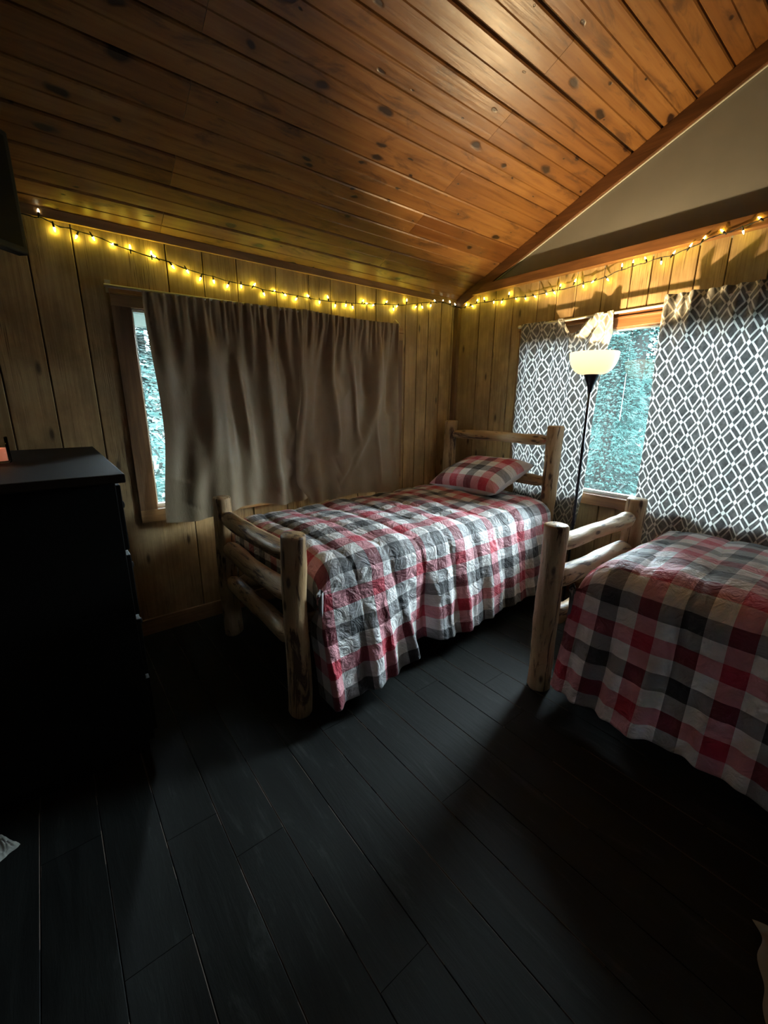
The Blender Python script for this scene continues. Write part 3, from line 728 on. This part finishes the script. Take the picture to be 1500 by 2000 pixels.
def bed(label, T, foot, head, hf, hh, seed, zr=(.755,.575,.365), zh=(1.135,.842,.60), r=.054):
    """foot/head: (u_wall, u_near, v); T maps (u across, v along) to the world"""
    c = T((foot[0]+foot[1])/2, (foot[2]+head[2])/2)
    t = thing('log_bed', (c[0], c[1], 0), label, 'bed', 'log beds')
    P = lambda u,v,z: (*T(u,v), z)
    s = seed
    for (uu, vv, h) in ((foot[0],foot[2],hf),(foot[1],foot[2],hf),(head[0],head[2],hh),(head[1],head[2],hh)):
        mb = MB(); log(mb, P(uu,vv,0), P(uu,vv,h), r, s, wob=.006, n=24); mb.build('post', M_LOG, t, True); s += 1
    for nm, e, zz, rr in (('footboard_rail',foot,zr,(.042,.046,.046)), ('headboard_rail',head,zh,(.038,.040,.04))):
        for z, q in zip(zz, rr):
            mb = MB(); sgn_ = 1 if e[1] > e[0] else -1; log(mb, P(e[0]+r*.6*sgn_,e[2],z), P(e[1]-r*.6*sgn_,e[2],z+.004), q, s, .085, .085, .027, wob=.007); mb.build(nm, M_LOG, t, True); s += 1
    for uf, uh, ins in ((foot[0],head[0],.06*(1 if foot[1] > foot[0] else -1)),(foot[1],head[1],-.15*(1 if foot[1] > foot[0] else -1))):
        mb = MB(); log(mb, P(uf+ins,foot[2]+r*.6*T.sg,.345), P(uh+ins,head[2]-r*.6*T.sg,.345), .048, s, .08, .08, .027, wob=.006); mb.build('side_rail', M_LOG, t, True); s += 1
    mb = MB(); n = 9
    for i in range(n):
        f = (i+.7)/(n+.4); va = foot[2]+(head[2]-foot[2])*f; sg_ = 1 if foot[1] > foot[0] else -1; ua = foot[0]+(head[0]-foot[0])*f+.08*sg_; ub = foot[1]+(head[1]-foot[1])*f-.17*sg_
        A = P(ua,va,.375); B = P(ub,va+.09,.395); mb.box(tuple(map(min,A,B)), tuple(map(max,A,B)))
    mb.build('slats', M_TRIMX, t)
    return t
class T1:
    sg = 1
    def __call__(s, u, v): return (u, v)
class T2:
    sg = 1
    def __call__(s, u, v): return (v, u)
bed('peeled log bed in the corner between the brown curtains and the window, tall headboard', T1(), (.30,1.185,-2.225), (.139,1.119,-.155), .865, 1.245, 1.0)
bed('peeled log bed running out of the frame at the right, footboard beside the lamp', T2(), (-.308,-1.19,1.765), (-.30,-1.20,3.86), .862, 1.245, 31.0)

# comforters ---------------------------------------------------------------
def lerp_keys(keys, x):
    if x <= keys[0][0]: return keys[0][1]
    for (a,fa),(b,fb) in zip(keys[:-1], keys[1:]):
        if x <= b: return fa+(fb-fa)*sm(a,b,x)
    return keys[-1][1]
def comforter(W, L, ht, D, keys, label, seed, place, rsh=.10, rft=.10, foot_drop=.16, slant=.35, crown=.035, hemk=None, corner=.0):
    """local frame: X across (0 wall side .. W near side), Y along (0 foot .. L head)"""
    s0, s1 = -.26, W+D; nS, nT = 210, 300; t0 = -foot_drop
    mb = MB(); vs = []; uvs = []
    for j in range(nT+1):
        t = t0+(L-t0)*j/nT
        for i in range(nS+1):
            s = s0+(s1-s0)*i/nS
            # across
            def prof(s):
                q = rsh*PI/2
                if s < rsh: # wall side
                    e = rsh-s
                    if e < q: a = e/rsh; return rsh-rsh*math.sin(a), -(rsh-rsh*math.cos(a)), 0
                    return 0, -(rsh+(e-q)), 0
                e = s-(W-rsh)
                if e <= 0: return s, 0, 0
                if e < q: a = e/rsh; return W-rsh+rsh*math.sin(a), -(rsh-rsh*math.cos(a)), 0
                return W, -(rsh+(e-q)), e-q
            x, dz, drop = prof(s)
            side = sm(0, .25, drop)
            # along (foot end rolls down inside the footboard, only where the cloth lies on the mattress)
            q = rft*PI/2; e = rft-t; dzf = 0
            if e <= 0: y = t
            elif e < q: a = e/rft; y = rft-rft*math.sin(a); dzf = -(rft-rft*math.cos(a))
            else: y = 0; dzf = -(rft+(e-q))
            yflat = max(t, 0)*1.0
            yflat = max(t, 0)
            y = y*(1-side)+yflat*side
            dzf *= (1-side)
            frac = drop/D
            if t < 0: x += t*.9*side; y -= .01*side
            fl = lerp_keys(keys, y-slant*drop*(1-sm(.2,1.0,y)))
            x += fl*(frac**1.05 if frac > 0 else 0)
            z = ht+dz+dzf+crown*math.sin(PI*max(0,min(1,(s)/W)))*(1 if drop <= 0 else 0)*sm(-.02,.22,t)
            if drop > 0:
                hz = lerp_keys(hemk, y) if hemk else .1
                zb = ht-rsh-drop; full = ht-rsh-(D-(rsh*PI/2-rsh))
                z = ht-rsh-(ht-rsh-hz)*min(1.02, frac/( (D-(rsh*PI/2-rsh))/D ))
            # small folds on the hanging side
            a2 = .5+.5*math.sin(y*3+seed)
            fold = (math.sin(2*PI*(y*4.2+drop*slant*1.5+seed))*.55+math.sin(2*PI*(y*8.7+drop*.4+seed*2.3))*.35+math.sin(2*PI*(y*15+seed))*.12)
            x += fold*.022*sm(.06,.5,drop)*(.6+.8*a2)
            # quilting puffs
            ch = .215; pp = abs(math.sin(PI*(t+.05*math.sin(s*3+seed)+.03)/ch)); puff = .017*(pp**.45)-.008
            if frac > .55: puff *= 1-sm(.55,.75,frac)
            wr = .007*noise.noise(Vector((s*7+seed*3, t*7, seed)))+.004*noise.noise(Vector((s*19, t*19+seed, 3)))+.020*noise.noise(Vector((s*2.1+seed, t*2.1, 9)))
            nx = sm(0,.12,max(0,s-(W-rsh))); nz = 1-nx
            x += (puff*.8+wr)*nx; z += (puff+wr)*nz
            vs.append(Vector((x,y,z))); uvs.append((s+.04+seed*0, t+.02))
    fs = []
    for j in range(nT):
        for i in range(nS): fs.append((j*(nS+1)+i, j*(nS+1)+i+1, (j+1)*(nS+1)+i+1, (j+1)*(nS+1)+i))
    mb.add([place(v) for v in vs], fs)
    for i,u in enumerate(uvs): mb.uv[i] = u
    o = mb.build('comforter', M_PLAID, None, True)
    sd = o.modifiers.new('thickness', 'SOLIDIFY'); sd.thickness = .016; sd.offset = -1
    return tag(o, label, 'bedding')
H1 = [(0,.12),(.15,.13),(.35,.12),(.48,.02),(.58,.03),(.72,.10),(.95,.11),(1.3,.10),(1.9,.11)]
comforter(1.075, 1.90, .705, .60, H1, 'red, black and white plaid comforter on the corner bed, lit by the window', .0,
          lambda v: (v.x+.13+.035*sm(1.5,0,v.y), v.y-2.135, v.z), hemk=[(0,.075),(.3,.09),(.5,.15),(.6,.15),(.8,.115),(1.3,.12),(1.9,.14)])
H2 = [(0,.12),(.2,.13),(.5,.07),(.9,.10),(1.4,.10),(2.0,.09)]
comforter(1.00, 1.98, .70, .60, H2, 'red, black and white plaid comforter on the right-hand bed, its side in deep shadow', 1.7,
          lambda v: (v.y+1.865, -v.x-.155, v.z), rsh=.12, rft=.15, foot_drop=.24, slant=.15, hemk=[(0,.09),(.5,.07),(2,.07)])

# pillow -------------------------------------------------------------------
def pillow(label, cx, cy, cz, rx, ry, rz, a=.325, b=.225, h=.098):
    mb = MB(); n = 44; vs = []; fs = []
    R = Matrix.Rotation(rz,4,'Z') @ Matrix.Rotation(ry,4,'Y') @ Matrix.Rotation(rx,4,'X')
    for side in (1,-1):
        base = len(vs)
        for j in range(n+1):
            for i in range(n+1):
                u = 2*i/n-1; v = 2*j/n-1
                uu = math.sin(u*PI/2); vv = math.sin(v*PI/2)
                edge = (1-uu**4)*(1-vv**4)
                pin = 1+.05*(abs(uu*vv)**3)-.05*(abs(uu)**4*(1-vv*vv))-.04*(abs(vv)**4*(1-uu*uu))
                z = side*h*max(0,edge)**.55*(1+.12*noise.noise(Vector((u*2,v*2,side))))
                z += .006*noise.noise(Vector((u*7,v*7,side*3)))*edge
                p = R @ Vector((uu*a*pin, vv*b*pin, z))+Vector((cx,cy,cz))
                vs.append(p); mb.uv[len(vs)-1] = (uu*a+.425, vv*b+.24)
        for j in range(n):
            for i in range(n):
                f = (base+j*(n+1)+i, base+j*(n+1)+i+1, base+(j+1)*(n+1)+i+1, base+(j+1)*(n+1)+i)
                fs.append(f if side == 1 else f[::-1])
    mb.v = [tuple(p) for p in vs]; mb.f = fs; mb.mi = [0]*(n*n)+[1]*(n*n)
    o = mb.build('pillow', [M_PLAID, M_WHITECLOTH], None, True)
    # weld the seam
    bm = bmesh.new(); bm.from_mesh(o.data); bmesh.ops.remove_doubles(bm, verts=bm.verts, dist=.0004); bm.to_mesh(o.data); bm.free()
    return tag(o, label, 'pillow')
pillow('plaid pillow with plain white underside leaning on the headboard of the corner bed', .635, -.345, .852, math.radians(20), math.radians(-3), math.radians(-3))

# ------------------------------------------------------------------ dresser, candle, television
dz = 1.160
dr = thing('dresser', (.52,-3.08,0), 'black dresser with dark brown top in the left corner, past the bright window strip', 'dresser')
mb = MB(); mb.box((.012,-3.39,dz-.03),(1.09,-2.775,dz)); mb.build('top', M_DTOP, dr, bevel=.004)
mb = MB(); mb.box((.03,-3.37,.06),(1.02,-2.80,dz-.03)); mb.box((.05,-3.35,0),(1.00,-2.82,.06)); mb.build('body', M_BLACK, dr, bevel=.003)
for r in range(4):
    for c in range(2):
        x0 = .045+c*.49; z0 = .09+r*.26
        d = None
        mb = MB(); mb.box((x0,-2.802,z0),(x0+.47,-2.784,z0+.24)); d = mb.build('drawer', M_BLACK, dr, bevel=.003)
        mb = MB(); mb.lathe([(.006,0),(.006,.012),(.016,.020),(.014,.028),(.004,.031)], (x0+.235,-2.785,z0+.12), 12, axis=(0,1,0))
        kb = mb.build('knob', M_BLACK, None, True); kb.parent = d; kb.matrix_parent_inverse = Matrix.Identity(4); kb.location = -Vector(dr.location)
cx, cy = .525, -3.118
cd = thing('jar_candle', (cx,cy,dz), 'lit pinkish candle in a clear glass jar on the dresser', 'candle')
mb = MB(); mb.lathe([(.036,0),(.038,.006),(.038,.098),(.035,.098),(.035,.008),(.001,.008)], (cx,cy,dz+.0005), 28); mb.build('jar', mat_glass('clear_jar_glass', (.97,.95,.94), ior=1.08), cd, True)
mb = MB(); mb.lathe([(.0345,.009),(.0345,.056),(.001,.054)], (cx,cy,dz), 28)
k = N('glowing_pink_wax'); d_ = k.bsdf((.75,.35,.28), .5, **{'Emission Color': (1,.30,.15,1), 'Emission Strength': .28, 'Subsurface Weight': .3}); mb.build('wax', k.m, cd, True)
mb = MB(); mb.lathe([(.0012,.054),(.0012,.064)], (cx,cy,dz), 6); mb.build('wick', M_PLASTIC, cd)
mb = MB(); mb.lathe([(.0005,.062),(.0035,.067),(.0038,.072),(.0015,.082),(.0003,.088)], (cx,cy,dz), 10); mb.build('flame', emit('candle_flame', (1,.55,.2), 14), cd, True)
l = bpy.data.lights.new('candle_light', 'POINT'); l.energy = .10; l.color = (1,.45,.2); l.shadow_soft_size = .006
o = bpy.data.objects.new('candle_light', l); COL.objects.link(o); o.parent = cd; o.location = (0,0,.075)
tv = thing('television', (.70,-3.10,2.15), 'black flat television hung in the corner above the dresser, seen at a steep angle', 'television')
e1 = Vector((.435,-2.905,0)); e2 = Vector((.86,-3.335,0)); ux = (e2-e1).normalized(); nx_ = Vector((-ux.y, ux.x, 0)); nx_ = -nx_ if nx_.x < 0 else nx_
def tv_box(mb, a, b, d0, d1, z0, z1):
    P = [e1+ux*a+nx_*d0, e1+ux*b+nx_*d0, e1+ux*b+nx_*d1, e1+ux*a+nx_*d1]
    mb.prism([(p.x,p.y,z0) for p in P], (0,0,z1-z0))
mb = MB(); tv_box(mb, 0, .60, -.045, 0, 1.935, 2.335); mb.build('cabinet', M_PLASTIC, tv, bevel=.006)
mb = MB(); tv_box(mb, .02, .58, 0, .002, 1.96, 2.315); mb.build('screen', simple('switched_off_screen', (.0015,.0015,.002), .5, **{'Specular IOR Level': .15}), tv)
mb = MB(); tv_box(mb, .24, .30, -.19, -.045, 2.10, 2.16); tv_box(mb, .20, .34, -.20, -.19, 2.04, 2.22); mb.build('wall_mount', M_PLASTIC, tv, bevel=.003)

# ------------------------------------------------------------------ crumpled cloths on the floor
def crumple(name, label, cx, cy, sx, sy, h, seed, rz=0):
    mb = MB(); n = 46; vs = []; fs = []
    for j in range(n+1):
        for i in range(n+1):
            u = 2*i/n-1; v = 2*j/n-1
            e = max(0, 1-max(abs(u),abs(v))**3)
            z = h*e*(.35+.65*abs(noise.noise(Vector((u*1.6+seed,v*1.6,seed))))*2)+.03*e*abs(noise.noise(Vector((u*5,v*5,seed))))+.004
            du = .16*noise.noise(Vector((u*2,v*2,seed+4))); dv = .16*noise.noise(Vector((u*2+7,v*2,seed)))
            x = (u+du)*sx; y = (v+dv)*sy
            vs.append((cx+x*math.cos(rz)-y*math.sin(rz), cy+x*math.sin(rz)+y*math.cos(rz), z))
    for j in range(n):
        for i in range(n): fs.append((j*(n+1)+i, j*(n+1)+i+1, (j+1)*(n+1)+i+1, (j+1)*(n+1)+i))
    mb.add(vs, fs); o = mb.build(name, M_PALE, None, True); return tag(o, label, 'cloth')
crumple('crumpled_cloth', 'pale crumpled cloth on the dark floor at the bottom right edge', 2.99, -1.74, .24, .20, .10, 3.0, .3)
crumple('crumpled_cloth', 'small pale rag on the dark floor at the bottom left edge, below the dresser', 1.15, -3.30, .060, .045, .04, 8.0, .6)
